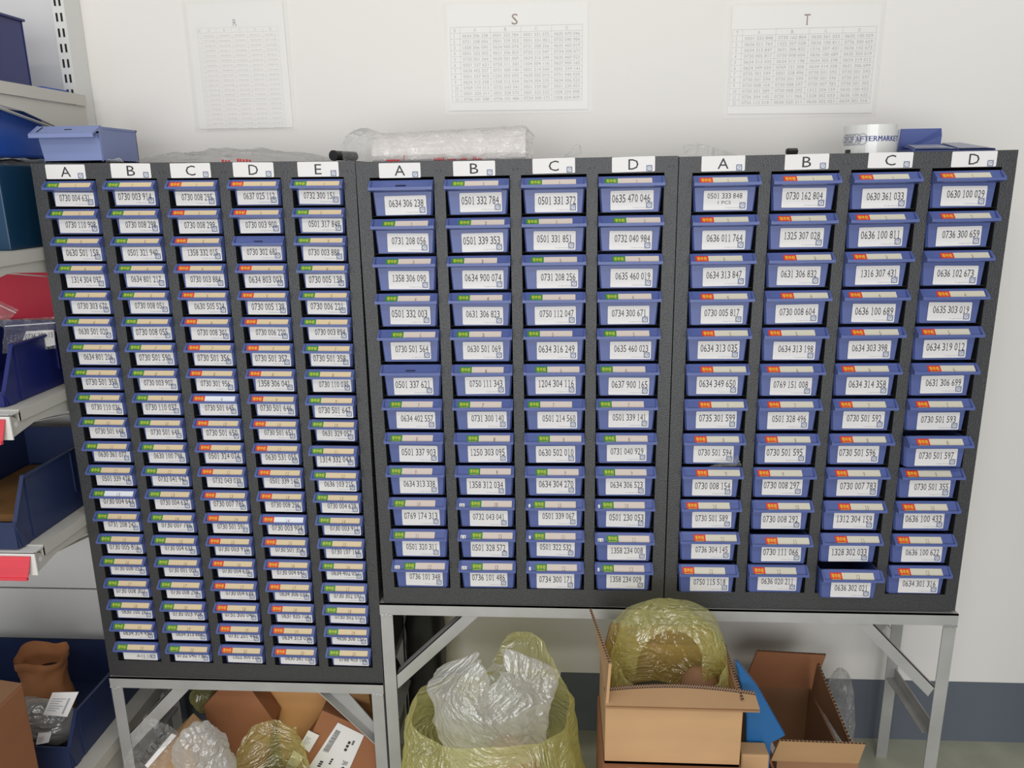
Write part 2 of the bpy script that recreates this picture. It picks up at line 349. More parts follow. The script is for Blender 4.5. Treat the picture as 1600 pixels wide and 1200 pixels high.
def cabinet(label, org, roll, W, H, cols, rows, pitch, spec, texts, slides, tagc, body, heads, pulls, kind):
    root = empty('drawer_cabinet', org, label, 'drawer cabinet'); root.rotation_euler = (0, -roll, 0)
    D = .222; top = .0285; bot = H-(top+pitch*rows)+.0005
    b = MB(); t = .0012
    b.box(0, t, .001, D, 0, H); b.box(W-t, W, .001, D, 0, H); b.box(0, W, .001, D, H-t, H); b.box(0, W, .001, D, 0, t); b.box(0, W, D-t, D, 0, H)
    b.box(0, W, 0, .0015, H-top, H); b.box(0, W, 0, .0015, 0, bot)
    xs = [0]+[v for c in cols for v in c]+[W]
    for i in range(0, len(xs), 2):
        b.box(xs[i], xs[i+1], -.0002, .0015, bot-.0005, H-top+.0005)
        if 0 < i < len(xs)-2:
            b.box(xs[i], xs[i]+t, .0015, .2, bot, H-top, 1); b.box(xs[i+1]-t, xs[i+1], .0015, .2, bot, H-top, 1)
    b.box(xs[1]-t, xs[1], .0015, .2, bot, H-top, 1); b.box(xs[-2], xs[-2]+t, .0015, .2, bot, H-top, 1)
    b.box(xs[1], xs[-2], .2, .201, bot, H-top, 1)
    hb, d, ob, ol, olb = spec
    for c in cols:
        for r in range(rows):
            z = H-top-pitch*r-hb-.0008; b.box(c[0], c[1], .006, .2, z-.0008, z, 1)
    for i in range(2, len(xs)-1, 2):
        for dx in (-.004, .004): b.cyl(((xs[i]+xs[i+1])/2+dx, 0, H-.018), ((xs[i]+xs[i+1])/2+dx, -.001, H-.018), .0015, .0010, 8)
    b.build('cabinet_body', ['cab', 'inside'], root)
    for (hx, ch, hz) in heads:
        if ch == 'C': hw = 1
        card(root, ch, hx, H-.0285+hz, (.077, .0265), depth=-.0008)
    wd = cols[0][1]-cols[0][0]-.0012
    rs, i0, i1 = (.0065, .0035, .0062) if kind == 'L' else (.0055, .0018, .0055)
    me = tub_mesh(wd, hb, d, ob, ol, olb, rs, i0, i1)
    for ci, c in enumerate(cols):
        for r in range(rows):
            o = bpy.data.objects.new('drawer', me); C.objects.link(o); o.parent = root
            p = pulls.get((ci, r), rnd.uniform(0, .0022))
            o.location = (c[0]+.0006+rnd.uniform(-.0005, .0005), -p-.0006, H-top-pitch*r)
            txt = texts[ci][r]
            if kind == 'L':
                cx = .0110+rnd.uniform(-.0012, .0012); cz = -hb+rnd.uniform(.0, .0022); sz = (.077, hb-olb-.0032-.0022)
                big = 1.0 if rnd.random() < .72 else 1.08
                if (ci, r) in ((1, 6), (2, 6), (3, 6), (4, 6), (3, 7), (0, 7), (2, 10)): big = 1.08
            else:
                cx = .0235+rnd.uniform(-.003, .003); cz = -hb+rnd.uniform(.0005, .0045); sz = (.078, .0345)
                big = 1.0 if rnd.random() < .6 else 1.07
            card(o, txt, cx, cz, sz, big, '1 PCS' if txt == '0501 333 848' else None, depth=rs-.0016)
            s = slides[ci][r] if slides else (None if (ci, r) == (3, 2) else .5+rnd.uniform(-.35, .35))
            if s is not None:
                bd = body
                if kind == 'L' and (ci, r) in ((0, 12), (3, 13), (2, 8)): bd = 'white'
                strip(o, wd, s, d, ob, ol, tagc[ci], bd, r+1, 'ink' if (kind == 'M' and ci == 1) else 'pencil')
            else:
                q = MB(); fz = -(ob+ol)*.5-RC+.0003
                q.box(wd*.42, wd*.58, -d*.62, -d*.50, fz-.0006, fz+.0006); q.build('tray_slot', 'slot', o)
            if kind == 'M' and r >= 9 and ci != 0 or (kind == 'M' and ci == 0 and r == 11):
                # small trimmed number sticker at the left end of the tray
                p0 = Vector((0, -(d-.0026), -(ol+RC+.0003))); p1 = Vector((0, -.0028, -ob-RC-.0001)); e = (p1-p0)
                q = MB(); f2 = lambda x, y: tuple(Vector((.0055+x, -.0001, .0003))+p0+e*y)
                ww = .011 if s > .75 else .004
                rect(q, f2, 0, .02, ww, .6, 0)
                f3 = lambda x, y: tuple(Vector((.0055+x, -.0003, .0006))+p0+e*y)
                if ww > .005: put_text(q, str(r+1), f3, .002, .12, .007, .36, 1)
                q.build('number_sticker', ['card', 'text'], o, fix=False)
    return root
def colx(n, x0, wd, p): return [(x0+i*p, x0+i*p+wd) for i in range(n)]
lo = (-.9942, 1.480, 1.4400); mo = (-.3743, 1.4798, 1.4338); ro = (.2145, 1.4824, 1.4344)
def base(o, roll, H): return (o[0]+math.sin(roll)*H, o[1], o[2]-H*math.cos(roll))
rl, rm, rr = math.radians(-.368), math.radians(.221), math.radians(.293)
HL, HM = 1.1014, .9017
LC = colx(5, .0245, .0985, .1184); MC = colx(4, .0245, .1193, .13975)
hd = lambda o, pts: [(at(px, 262, 1.48).x-o[0], ch, dz) for px, ch, dz in pts]
cabinet('tall grey steel cabinet of five columns of small blue drawers, left of the three', base(lo, rl, HL), rl, .6189, HL, LC, 20, .05177,
        (.0505, .0150, .0035, .0150, .0195), L_TXT, None, ['green', 'green', 'red', 'red', 'green'], 'beige',
        hd(lo, [(71, 'A', -.0), (173, 'B', .001), (266, 'C', .0005), (364, 'D', .001), (465, 'E', .001)]),
        {(4, 8): .007, (4, 10): .012, (4, 11): .012, (4, 12): .004, (4, 9): .0}, 'L')
cabinet('grey steel cabinet of four columns of blue drawers with green tags, middle of the three', base(mo, rm, HM), rm, .587, HM, MC, 12, .06975,
        (.0688, .019, .0052, .0172, .0224), M_TXT, M_S, ['green']*4, 'beige2',
        hd(mo, [(592, 'A', -.001), (708, 'B', .0), (832, 'C', .002), (956, 'D', .002)]), {(3, 10): .009, (2, 10): .0}, 'M')
cabinet('grey steel cabinet of four columns of blue drawers with red tags, right of the three', base(ro, rr, HM), rr, .587, HM, MC, 12, .06975,
        (.0688, .019, .0052, .0172, .0224), R_TXT, R_S, ['red']*4, 'ivory',
        hd(ro, [(1096, 'A', .002), (1226, 'B', .002), (1356, 'C', .002), (1486, 'D', .001)]),
        {(3, 7): .016, (1, 10): .011, (2, 11): .022, (0, 11): .006, (1, 11): .003}, 'R')
# ---------------------------------------------------------------- crumpled film helpers
def crease(p, s, seed=0):
    p = Vector(p)*s+Vector((seed*3.1, seed*1.7, seed*.9)); r = 0; a = 1
    for _ in range(3):
        r += a*(1-2.6*abs(noise.noise(p))); p = p*2.1+Vector((5, 3, 1)); a *= .5
    return r*.5
def bag(name, mat_, c, rx, ry, z0, rim, prof, amp, seed, parent=None, s=9, nu=84, nv=44, close_top=False, pinch=0):
    """sack of thin film around the upright axis c; rim(t) gives the mouth height, prof(v) the girth"""
    b = MB(); cx, cy = c
    def fn(u, v):
        t = 2*math.pi*u; zt = rim(t); g = prof(v); z = z0+(zt-z0)*v
        x = cx+rx*g*math.cos(t); y = cy+ry*g*math.sin(t); p = Vector((x, y, z))
        d = amp*crease(p, s, seed)*min(1, .25+v*1.2); e = Vector((math.cos(t), math.sin(t), .25)); q = Vector((math.sin(t*9+seed), 0, 0))*amp*.25*v
        p = p+e*d+q
        if close_top and v > .999: p = Vector((cx, cy, zt+amp*.3))
        return p
    b.grid(fn, nu, nv, closed=True)
    return b.build(name, mat_, parent, smooth=True, fix=False)
def blob(name, mat_, c, r, amp, seed, parent=None, s=12, nu=60, nv=36, flat=.0, power=1.0, smooth=True):
    """closed crumpled lump"""
    b = MB(); c = Vector(c)
    def fn(u, v):
        t = 2*math.pi*u; f = math.pi*(v-.5)
        e = Vector((math.cos(f)*math.cos(t), math.cos(f)*math.sin(t), math.sin(f)))
        e = Vector(tuple(math.copysign(abs(k)**power, k) for k in e))
        p = c+Vector((e.x*r[0], e.y*r[1], e.z*r[2])); p += e*amp*crease(p, s, seed)
        p.z = max(p.z, c.z-r[2]*(1-flat)); return p
    b.grid(fn, nu, nv, closed=True)
    return b.build(name, mat_, parent, smooth=smooth, fix=False)
def sheet(name, mat_, quad, amp, seed, n=28, m=16, s=14, up=(0, 0, 1), parent=None, edge=0):
    """crumpled sheet between four corners (a b along the front, d c along the back)"""
    A, B, Cc, D = [Vector(p) for p in quad]; b = MB(); up = Vector(up)
    def fn(u, v):
        p = (A*(1-u)+B*u)*(1-v)+(D*(1-u)+Cc*u)*v
        k = crease(p, s, seed); h = amp*(k+.6)*(math.sin(math.pi*u)**.4*math.sin(math.pi*min(1, v*.9+.1))**.4 if edge else 1)
        return p+up*max(0, h)
    b.grid(fn, n, m); return b.build(name, mat_, parent, fix=False, smooth=True)
def P(px, py, Y): return tuple(at(px, py, Y))
# ---------------------------------------------------------------- steel stands
def angle(name, parent, q, t_dir, flange=None, fl_dir=None):
    """one angle-iron member: front plate q (polygon) plus a second flange along an edge"""
    b = MB(); b.plate(q, t_dir, .003)
    if flange: b.plate(flange, fl_dir, .003)
    return b.build(name, 'steel', parent)
def stand(label, x0, x1, zt, y0, y1, braces, rail):
    root = empty('steel_stand', (x0, y0, 0), label, 'stand'); W = .026; T = .003
    def mk(name, boxes, blobs=()):
        b = MB()
        for q in boxes: b.box(*[v-o for v, o in zip(q, (x0, x0, y0, y0, 0, 0))])
        for (x, y, z) in blobs:
            for k in range(7):
                r = .0022; px_, pz = x-x0+rnd.uniform(-.012, .012), z+rnd.uniform(-.003, .003)
                b.cyl((px_-r, y-y0-.001, pz), (px_+r, y-y0-.001, pz), r, r*.6, 7, 1)
        return b.build(name, ['steel', 'weld'], root)
    mk('beam', [(x0, x1, y0, y0+T, zt-W, zt), (x0, x1, y0, y0+W, zt-T, zt)], [(x0+.014, y0, zt-W), (x1-.014, y0, zt-W)])
    mk('beam', [(x0, x1, y1-T, y1, zt-W, zt), (x0, x1, y1-W, y1, zt-T, zt)])
    for (a, bb) in ((x0, x0+T), (x1-T, x1)):
        mk('beam', [(a, bb, y0+T, y1-T, zt-W, zt-T)])
    mk('leg', [(x0+.001, x0+.001+W, y0+.0005, y0+T, 0, zt-W), (x0+.001, x0+.001+T, y0+T, y0+W, 0, zt-W)])
    mk('leg', [(x1-.001-W, x1-.001, y0+.0005, y0+T, 0, zt-W), (x1-.001-T, x1-.001, y0+T, y0+W, 0, zt-W)])
    mk('leg', [(x0+.001, x0+.001+W, y1-W, y1-W+T, 0, zt-W), (x0+.001, x0+.001+T, y1-W+T, y1, 0, zt-W)])
    mk('leg', [(x1-.001-W, x1-.001, y1-W, y1-W+T, 0, zt-W), (x1-.001-T, x1-.001, y1-W+T, y1, 0, zt-W)])
    for k, (q, mode) in enumerate(braces):
        for yy in ((y0, y1-.004) if k in (0, 1) else (y0,)):
            b = MB(); Y = .0032
            pts = [(x-x0, yy-y0+Y, z) for x, z in q]
            e = Vector(pts[1])-Vector(pts[0]); n = Vector((-e.z, 0, e.x)).normalized()
            if n.z < 0: n = -n
            if mode == 'front':
                b.plate(pts, (0, 1, 0), .003); a, c = pts[0], pts[3]
                d = .024 if yy == y0 else -.024
                b.plate([a, c, (c[0], c[1]+d, c[2]), (a[0], a[1]+d, a[2])], (0, 0, -1), .003)
            else:
                a, c = pts[0], pts[1]
                b.plate([a, c, (c[0], c[1]+.026, c[2]), (a[0], a[1]+.026, a[2])], (0, 0, 1), .003)
                b.plate([(x, y+.023, z) for x, y, z in pts], (0, 1, 0), .003)
            b.build('brace', 'steel', root)
    for xx in (x0+.005, x1-.008):
        mk('side_rail', [(xx, xx+T, y0+.012, y1-.012, rail, rail+.028), (xx-.018 if xx > (x0+x1)/2 else xx, xx+T if xx > (x0+x1)/2 else xx+.018, y0+.03, y1-.03, rail, rail+T)])
    return root
stand('low grey steel angle-iron stand carrying the left cabinet', -1.003, -.3835, .3352, 1.4768, 1.725,
      [([(-.980, .185), (-.980, .142), (-.822, .309), (-.862, .309)], 'front'), ([(-.532, .309), (-.403, .167), (-.403, .197), (-.483, .309)], 'edge')], .09)
stand('taller grey steel angle-iron stand carrying the middle and right cabinets', -.3805, .812, .5312, 1.4768, 1.725,
      [([(-.352, .359), (-.352, .322), (-.169, .505), (-.205, .505)], 'front'), ([(.786, .358), (.775, .336), (.610, .505), (.645, .505)][::-1], 'front')], .225)
# ---------------------------------------------------------------- shelving unit on the left
su = empty('shelving_unit', (-1.035, 1.71, 0), 'pale grey wall shelving with slotted post and red label rails, left edge of the photo', 'shelving')
def loc(o): o.location = (1.035, -1.71, 0); return o
b = MB(); b.box(-1.048, -1.022, 1.710, 1.769, 0, 2.25, 0)
for k in range(75):
    z = .03+k*.0298
    for x in (-1.0425, -1.0325): b.box(x, x+.0042, 1.7094, 1.7102, z, z+.0165, 1)
loc(b.build('upright_post', ['post', 'slot'], su))
b = MB(); b.box(-2.2, -1.05, 1.745, 1.75, .402, 2.2); loc(b.build('back_panel', 'panel', su))
b = MB(); b.box(-2.2, -1.05, 1.745, 1.75, .02, .398); loc(b.build('back_panel', 'panel', su))
for zt in (1.583, 1.282, .999, .7255):
    b = MB(); x1 = -.999
    b.box(-2.2, x1, 1.340, 1.703, zt-.002, zt); b.box(x1-.0015, x1, 1.340, 1.703, zt-.022, zt-.002); b.box(-2.2, x1, 1.340, 1.342, zt-.022, zt-.002)
    sh = loc(b.build('shelf', 'shelf', su))
    b = MB()
    b.plate([(-1.0055, 1.318, zt-.004), (-1.0055, 1.344, zt-.022), (-1.0055, 1.705, zt-.022), (-1.0055, 1.705, zt-.085), (-1.0055, 1.63, zt-.078), (-1.0055, 1.50, zt-.048), (-1.0055, 1.385, zt-.036), (-1.0055, 1.318, zt-.048)], (1, 0, 0), .002)
    b.plate([(-1.014, 1.63, zt-.078), (-1.004, 1.63, zt-.078), (-1.004, 1.385, zt-.036), (-1.014, 1.385, zt-.036)], (0, 0, -1), .0015)
    b.cyl((-1.0038, 1.332, zt-.026), (-1.003, 1.332, zt-.026), .005, .005, 14, 1)
    br = b.build('bracket', ['shelf', 'post'], sh)
    if zt < 1.2:
        b = MB(); b.box(-2.2, -.999, 1.312, 1.315, zt-.05, zt-.003); b.box(-2.2, -.999, 1.312, 1.340, zt-.005, zt-.002)
        b.build('rail_holder', 'post', sh)
        b = MB(); b.plate([(-2.2, 1.309, zt-.010), (-1.006, 1.309, zt-.010), (-1.010, 1.299, zt-.048), (-2.2, 1.299, zt-.048)], (0, 1, 0), .002)
        b.box(-2.2, -1.011, 1.296, 1.302, zt-.054, zt-.048); b.build('label_rail', 'railred', sh)
b = MB(); b.box(-2.2, -1.020, 1.31, 1.708, .13, .16); b.box(-2.2, -1.03, 1.33, 1.70, .0, .13); loc(b.build('base_deck', 'shelf', su))
def bin_(label, x0, x1, y0, y1, z0, z1, m, low, slope=.03, ribs=True, grp=None):
    """open-fronted storage bin: low front wall, sloping side fronts, rolled rim and ribs"""
    r = empty('storage_bin', (x0, y0, z0), label, 'storage bin', grp); w_ = x1-x0; d = y1-y0; h = z1-z0; t = .0025
    b = MB(); b.box(.006, w_-.006, .006, d-.004, 0, t)
    b.box(.003, w_-.003, d-t, d, 0, h)
    b.box(.006, w_-.006, .0, .003, 0, low)
    for s in (0, 1):
        xb = .004 if s == 0 else w_-.004-t; b.plate([(xb, .004, 0), (xb, d, 0), (xb, d, h), (xb, slope+.012, h), (xb, .0, low)], (1, 0, 0), t)
    if ribs:
        for s in (0, 1):
            x = .0015 if s == 0 else w_-.004
            b.box(x, x+.0025, .045, .051, .004, h-.003); b.box(x, x+.0025, d*.55, d*.55+.003, h*.3, h-.003)
        for k in range(1, 5): b.box(w_*k/5-.001, w_*k/5+.001, -.0015, .001, .004, low-.004)
    b.build('bin_body', m, r)
    b = MB(); b.box(-.002, .006, slope+.010, d+.002, h-.004, h); b.box(w_-.006, w_+.002, slope+.010, d+.002, h-.004, h); b.box(0, w_, d-.003, d+.003, h-.004, h)
    b.box(0, w_, -.003, .003, low-.004, low)
    for s in (0, 1):
        xb = -.001 if s == 0 else w_-.007
        b.plate([(xb, slope+.010, h), (xb+.008, slope+.010, h), (xb+.008, -.002, low-.002), (xb, -.002, low-.002)], (0, .003, .002), 1)
        b.plate([(xb+.002, -.003, low), (xb+.002, .030, 0), (xb+.002, .012, -.0)][:3], (1, 0, 0), .003)
    b.build('rim', m, r)
    return r
bin_('dark blue storage bin on the topmost visible shelf', -1.252, -1.042, 1.34, 1.60, 1.5835, 1.713, 'bin', .06)
tag(MB.build((lambda b: (b.box(-1.22, -1.034, 1.615, 1.70, 1.5835, 1.592), b)[1])(MB()), 'plastic_sheet', 'bright'), 'bright blue flat sheet lying on the topmost visible shelf', 'sheet')
b = MB(); b.box(-1.32, -1.027, 1.433, 1.69, 1.2825, 1.438, 0); tag(b.build('carton_box', 'teal', bevel=.002), 'dark teal glossy carton below the crumpled white film', 'box')
b = MB(); b.box(-1.36, -1.17, 1.40, 1.43, 1.2825, 1.435, 0); tag(b.build('carton_box', 'binder', bevel=.002), 'slim blue carton on the second shelf at the very left', 'box')
tag(sheet('plastic_film', 'filmw', [(-1.33, 1.43, 1.4385), (-1.022, 1.425, 1.4385), (-1.024, 1.69, 1.4385), (-1.33, 1.69, 1.4385)], .010, 3, s=22), 'crumpled milky film lying between the teal carton and the bright blue box', 'plastic film')
b = MB(); b.box(-1.34, -1.034, 1.445, 1.60, 1.452, 1.540); tag(b.build('plastic_box', 'bright', bevel=.006), 'bright blue plastic box on the second shelf, above the teal carton', 'box')
# third shelf
bin_('dark blue storage bin holding small zip bags, third shelf', -1.245, -1.028, 1.352, 1.66, 1.0, 1.111, 'bin', .03, .03)
b = MB(); b.plate([P(-30, 432, 1.675), P(0, 425, 1.675), P(38, 416, 1.675), P(95, 419, 1.675), P(100, 540, 1.675), P(-30, 540, 1.675)], (0, 1, 0), .02)
b2 = b.build('plastic_tray', 'redbox', bevel=.003); tag(b2, 'red plastic tray standing upright behind the bin of zip bags', 'tray')
def zipbag(label, quad, m='film', lab=None, amp=.004, seed=1, up=(0, -1, .3)):
    A, B_, C_, D_ = [Vector(p) for p in quad]
    o = sheet('zip_bag', m, quad, amp, seed, 18, 14, 30, up=up); tag(o, label, 'plastic bag')
    q = MB(); n = Vector(up).normalized()*.001
    f = lambda u, v: (A*(1-u)+B_*u)*(1-v)+(D_*(1-u)+C_*u)*v+n
    q.face([f(.01, .80), f(.99, .80), f(.99, .83), f(.01, .83)]); q.build('zip_seal', 'white', o, fix=False)
    if lab:
        q = MB(); g = lambda dz: (lambda x, y: f(x, y)+n*dz)
        q.face([f(.27, .02), f(.97, .12), f(.95, .60), f(.42, .62)])
        for t, x, y, w_, h_ in lab: put_text(q, t, g(1), x, y, w_, h_, 1)
        q.build('paper_slip', ['card', 'text'], o, fix=False)
    return o
zipbag('clear zip bag with paper slip reading 0736 300, in the third-shelf bin', [P(6, 553, 1.47), P(90, 545, 1.50), P(87, 495, 1.50), P(8, 500, 1.47)],
       lab=[('0736 300 15', .40, .37, .54, .16), ('10', .52, .16, .12, .13)])
zipbag('small clear zip bag at the left edge, above the third-shelf bin', [P(-25, 500, 1.43), P(8, 512, 1.43), P(30, 484, 1.45), P(-15, 462, 1.45)], seed=4)
# fourth shelf
g4 = None
bin_('dark blue open storage bin with brown contents, fourth shelf', -1.243, -1.0275, 1.318, 1.665, .7265, .861, 'bin2', .056, .03)
bin_('dark blue storage bin cut off by the left edge, fourth shelf', -1.466, -1.252, 1.318, 1.665, .7265, .861, 'bin', .056, .03)
b = MB(); b.box(-1.235, -1.036, 1.36, 1.655, .7295, .775); tag(b.build('brown_pack', 'brownitem', bevel=.01), 'brown cardboard pack lying in the fourth-shelf bin', 'box')
# base
bin_('big blue bin on the base deck, holding kraft bag and paper-labelled bag', -1.50, -1.058, 1.392, 1.70, .1605, .283, 'bin2', .06, .03)
def kprof(v): return .95+.06*math.sin(v*7)+(.06 if v > .85 else 0)
kb = bag('kraft_bag', 'kraft', (-1.228, 1.575), .056, .05, .165, lambda t: .325+.008*math.sin(3*t), kprof, .006, 5, s=16, nu=48, nv=20)
tag(kb, 'brown kraft paper bag with rolled open top, in the big base bin', 'paper bag')
b = MB(); b.cyl((-1.228, 1.575, .166), (-1.228, 1.575, .27), .044, .046, 20); b.build('bag_contents', 'darkitem', kb)
o = tag(blob('plastic_bag', 'filmw', (-1.175, 1.462, .225), (.085, .048, .055), .010, 8, s=16), 'grey filled plastic bag with a printed paper slip, in the big base bin', 'plastic bag')
i_ = blob('bag_contents', 'darkitem', (-1.175, 1.462, .218), (.074, .038, .045), .006, 9, o)
def paper_slip(parent, pts, rows, name='paper_slip'):
    A, B_, C_, D_ = [Vector(p) for p in pts]; q = MB(); n = (B_-A).cross(D_-A).normalized()
    if n.y > 0: n = -n
    f = lambda u, v, k=0: (A*(1-u)+B_*u)*(1-v)+(D_*(1-u)+C_*u)*v+n*k
    q.face([f(0, 0), f(1, 0), f(1, 1), f(0, 1)])
    for (u0, v0, u1, v1, mi) in rows: q.face([f(u0, v0, .0006), f(u1, v0, .0006), f(u1, v1, .0006), f(u0, v1, .0006)], mi)
    return q.build(name, ['card', 'grey', 'text'], parent, fix=False)
rows = [(.1, .2+.1*k, .1+.35+.1*(k % 3), .23+.1*k, 1) for k in range(6)]+[(.72, .1, .80, .75, 1)]
paper_slip(o, [P(67, 1117, 1.402), P(105, 1120, 1.402), P(123, 1081, 1.410), P(82, 1082, 1.410)], rows)
paper_slip(o, [P(56, 1164, 1.40), P(76, 1160, 1.40), P(81, 1144, 1.41), P(60, 1145, 1.41)], rows[:5])
b = MB(); b.box(-1.40, -1.062, .98, 1.30, 0, .442)
cb = b.build('carton_box', 'carton2', bevel=.004); tag(cb, 'brown cardboard box at the bottom left corner, in front of the big bin', 'box')
b = MB(); b.plate([(-1.064, .98, .441), (-1.064, 1.30, .441), (-1.14, 1.30, .452), (-1.14, .98, .452)], (0, 0, 1), .003); b.build('flap', 'cartin', cb)
tag(blob('plastic_bag', 'filmy', (-1.20, 1.20, .492), (.07, .07, .04), .012, 12, s=18, nu=40, nv=24), 'scrap of yellow plastic bag on the bottom left cardboard box', 'plastic bag')
# ---------------------------------------------------------------- things lying on top of the cabinets
TZ = 1.4405
def topbox():
    x0, x1 = -.978, -.858; y0, y1 = 1.492, 1.625; zb = 1.4425; h = .063
    r = empty('parts_bin', (x0, y0, zb), 'faded blue plastic drawer bin standing on the left cabinet', 'storage bin'); w_ = x1-x0; d = y1-y0; t = .002
    b = MB(); ht = h-.008
    q = [(.006, 0, 0), (w_-.002, 0, 0), (w_-.002, 0, ht-.02), (w_-.006, 0, ht-.006), (w_-.014, 0, ht), (.002, 0, ht), (.000, 0, ht-.015)]
    b.plate(q, (0, 1, 0), t)
    b.box(.004, .004+t, t, d, 0, h); b.box(w_-.003, w_-.003+t, t, d, 0, h); b.box(.004, w_-.001, d-t, d, 0, h); b.box(.004, w_-.001, 0, d, 0, t)
    b.box(w_-.003, w_, .012, d+.002, h-.004, h); b.box(.002, w_, d-.002, d+.002, h-.004, h); b.box(.001, .005, .012, d, h-.004, h)
    b.build('bin_body', 'blue2', r)
    b = MB()
    b.prism([(.012, h), (-.018, h-.017), (-.018, h-.013), (.008, h+.002)], -.004, w_-.004)
    b.prism([(-.018, h-.013), (-.021, h-.013), (-.021, h-.020), (-.018, h-.020)], -.006, w_-.002)
    b.prism([(.010, h+.003), (-.019, h-.012), (-.019, h-.016), (.010, h-.001)], -.006, -.003); b.prism([(.010, h+.003), (-.019, h-.012), (-.019, h-.016), (.010, h-.001)], w_-.005, w_-.002)
    lp = b.build('label_tray', 'blue2', r)
    b = MB(); b.plate([(w_*.46, -.006, h-.0065), (w_*.58, -.006, h-.0065), (w_*.58, -.003, h-.0048), (w_*.46, -.003, h-.0048)], (0, 0, 1), .0006)
    b.plate([(.004, -.012, h-.0095), (.007, -.012, h-.0095), (.010, .004, h-.0005), (.007, .004, h-.0005)], (0, 0, 1), .0006); b.build('tray_slot', 'slot', lp)
topbox()
o = tag(sheet('plastic_film', 'film', [(-.80, 1.50, TZ), (-.47, 1.50, TZ-.002), (-.45, 1.66, TZ-.002), (-.82, 1.66, TZ)], .020, 21, 44, 18, 11, edge=1), 'flat heap of clear plastic film with red print, on the left cabinet', 'plastic film')
b = MB()
for x in (-.632, -.626, -.620, -.603, -.598, -.592, -.586, -.58): b.box(x, x+.004, 1.496, 1.4965, TZ-.003, TZ+rnd.uniform(.0005, .003))
b.build('red_print', 'redprint', o)
o = tag(sheet('plastic_film', 'film', [(-.850, 1.483, TZ), (-.818, 1.483, TZ), (-.818, 1.491, TZ), (-.850, 1.491, TZ)], .008, 5, 14, 10, 30, edge=1), 'small scrap of clear film beside the faded blue bin', 'plastic film')
b = MB(); b.cyl((-.428, 1.53, 1.4475), (-.406, 1.60, 1.4475), .009, .009, 20, 0, False); b.cyl((-.428, 1.531, 1.4475), (-.406, 1.60, 1.4475), .0065, .0065, 20, 0, True)
b.cyl((-.4285, 1.5285, 1.4475), (-.427, 1.533, 1.4475), .0098, .0098, 20)
tag(b.build('rubber_tube', 'black', smooth=False), 'short black rubber tube lying near the right end of the left cabinet', 'tube')
# bundle of clear bags
r = empty('bag_bundle', (-.20, 1.50, 1.4345), 'wrapped bundle of clear plastic bags with red print, on the middle cabinet', 'plastic bags')
b = MB(); x0, x1 = -.146, .138
def bun(u, v):
    x = x0+(x1-x0)*u; t = v*math.pi
    top = .046+.012*u; zz = top*math.sin(min(t, math.pi/2)) if v < .5 else top
    prof = [(-.002, 0), (-.006, .012), (-.004, .026), (.006, .040), (.022, .050), (.06, .056), (.13, .056), (.135, .0)]
    k = v*(len(prof)-1); i = min(len(prof)-2, int(k)); f = k-i; y, z = [prof[i][j]*(1-f)+prof[i+1][j]*f for j in (0, 1)]
    z *= (.80+.22*u); p = Vector((x, y, z)); p += Vector((0, -1, .6))*.0025*crease(p, 40, 2)*(1 if z > .002 else 0); return p
b.grid(bun, 60, 28)
for s, X in ((0, x0), (1, x1)):
    b.face([bun(s, k/28) for k in range(29)])
b.build('folded_bags', 'pack', r, fix=False)
b = MB()
def wrap(u, v):
    x = -.200+.352*u; k = 1-max(0, .17-u)*1.5
    prof = [(-.008, 0), (-.011, .014), (-.009, .030), (.002, .044), (.020, .055), (.06, .061), (.135, .060)]
    kk = v*(len(prof)-1); i = min(len(prof)-2, int(kk)); f = kk-i; y, z = [prof[i][j]*(1-f)+prof[i+1][j]*f for j in (0, 1)]
    z *= (.82+.22*u)*(1+(.25*math.exp(-((u-.07)/.06)**2)))*(1 if u < .95 else 1-(u-.95)*6)
    p = Vector((x, y, z)); return p+Vector((0, -1, .5))*.004*crease(p, 26, 7)*min(1, z*60)
b.grid(wrap, 70, 26); b.build('outer_wrap', 'film', r, fix=False)
b = MB()
for x in [-.118+.003*k for k in range(8)]: b.box(x, x+.0034, -.0125, -.0118, .0, .0028)
b.box(-.086, -.0848, -.0125, -.0118, .0, .011)
for g0, n in ((-.03, 6), (-.005, 5), (.018, 4), (.042, 5)):
    for k in range(n): b.box(g0+k*.0034, g0+k*.0034+.0016, -.0125, -.0118, 0, rnd.uniform(.002, .0055))
    b.box(g0, g0+n*.0034, -.0125, -.0118, .0, .0013)
b.build('red_print', 'redprint', r)
def curl(label, x0, x1, y, z, h, seed, m='filmw', lean=.3):
    q = MB()
    def fn(u, v):
        x = x0+(x1-x0)*u; hh = h*(1-abs(u-lean)**1.3*1.2); return Vector((x, y+.03*math.sin(v*2.2)+.012*u, z+max(0, hh)*math.sin(v*1.57)))
    q.grid(fn, 14, 8); return tag(q.build('plastic_film', m, fix=False, smooth=True), label, 'plastic film')
curl('curled milky film corner standing on the middle cabinet, right of the bundle', .008, .042, 1.54, 1.436, .027, 1, lean=.8)
curl('grey film scrap on the left end of the right cabinet', .232, .335, 1.53, 1.4355, .024, 2, lean=.22)
b = MB(); b.cyl((.425, 1.56, 1.4425), (.444, 1.565, 1.4425), .0062, .0062, 6); b.cyl((.4245, 1.56, 1.4425), (.4235, 1.5598, 1.4425), .0035, .0035, 12)
tag(b.build('hex_nut', 'darkmetal'), 'dark metal hex nut on the right cabinet, above its column B label', 'nut')
b = MB(); b.box(.524, .531, 1.53, 1.54, 1.4365, 1.4435); tag(b.build('plastic_plug', 'black', bevel=.001), 'tiny black plug just left of the tape roll', 'plug')
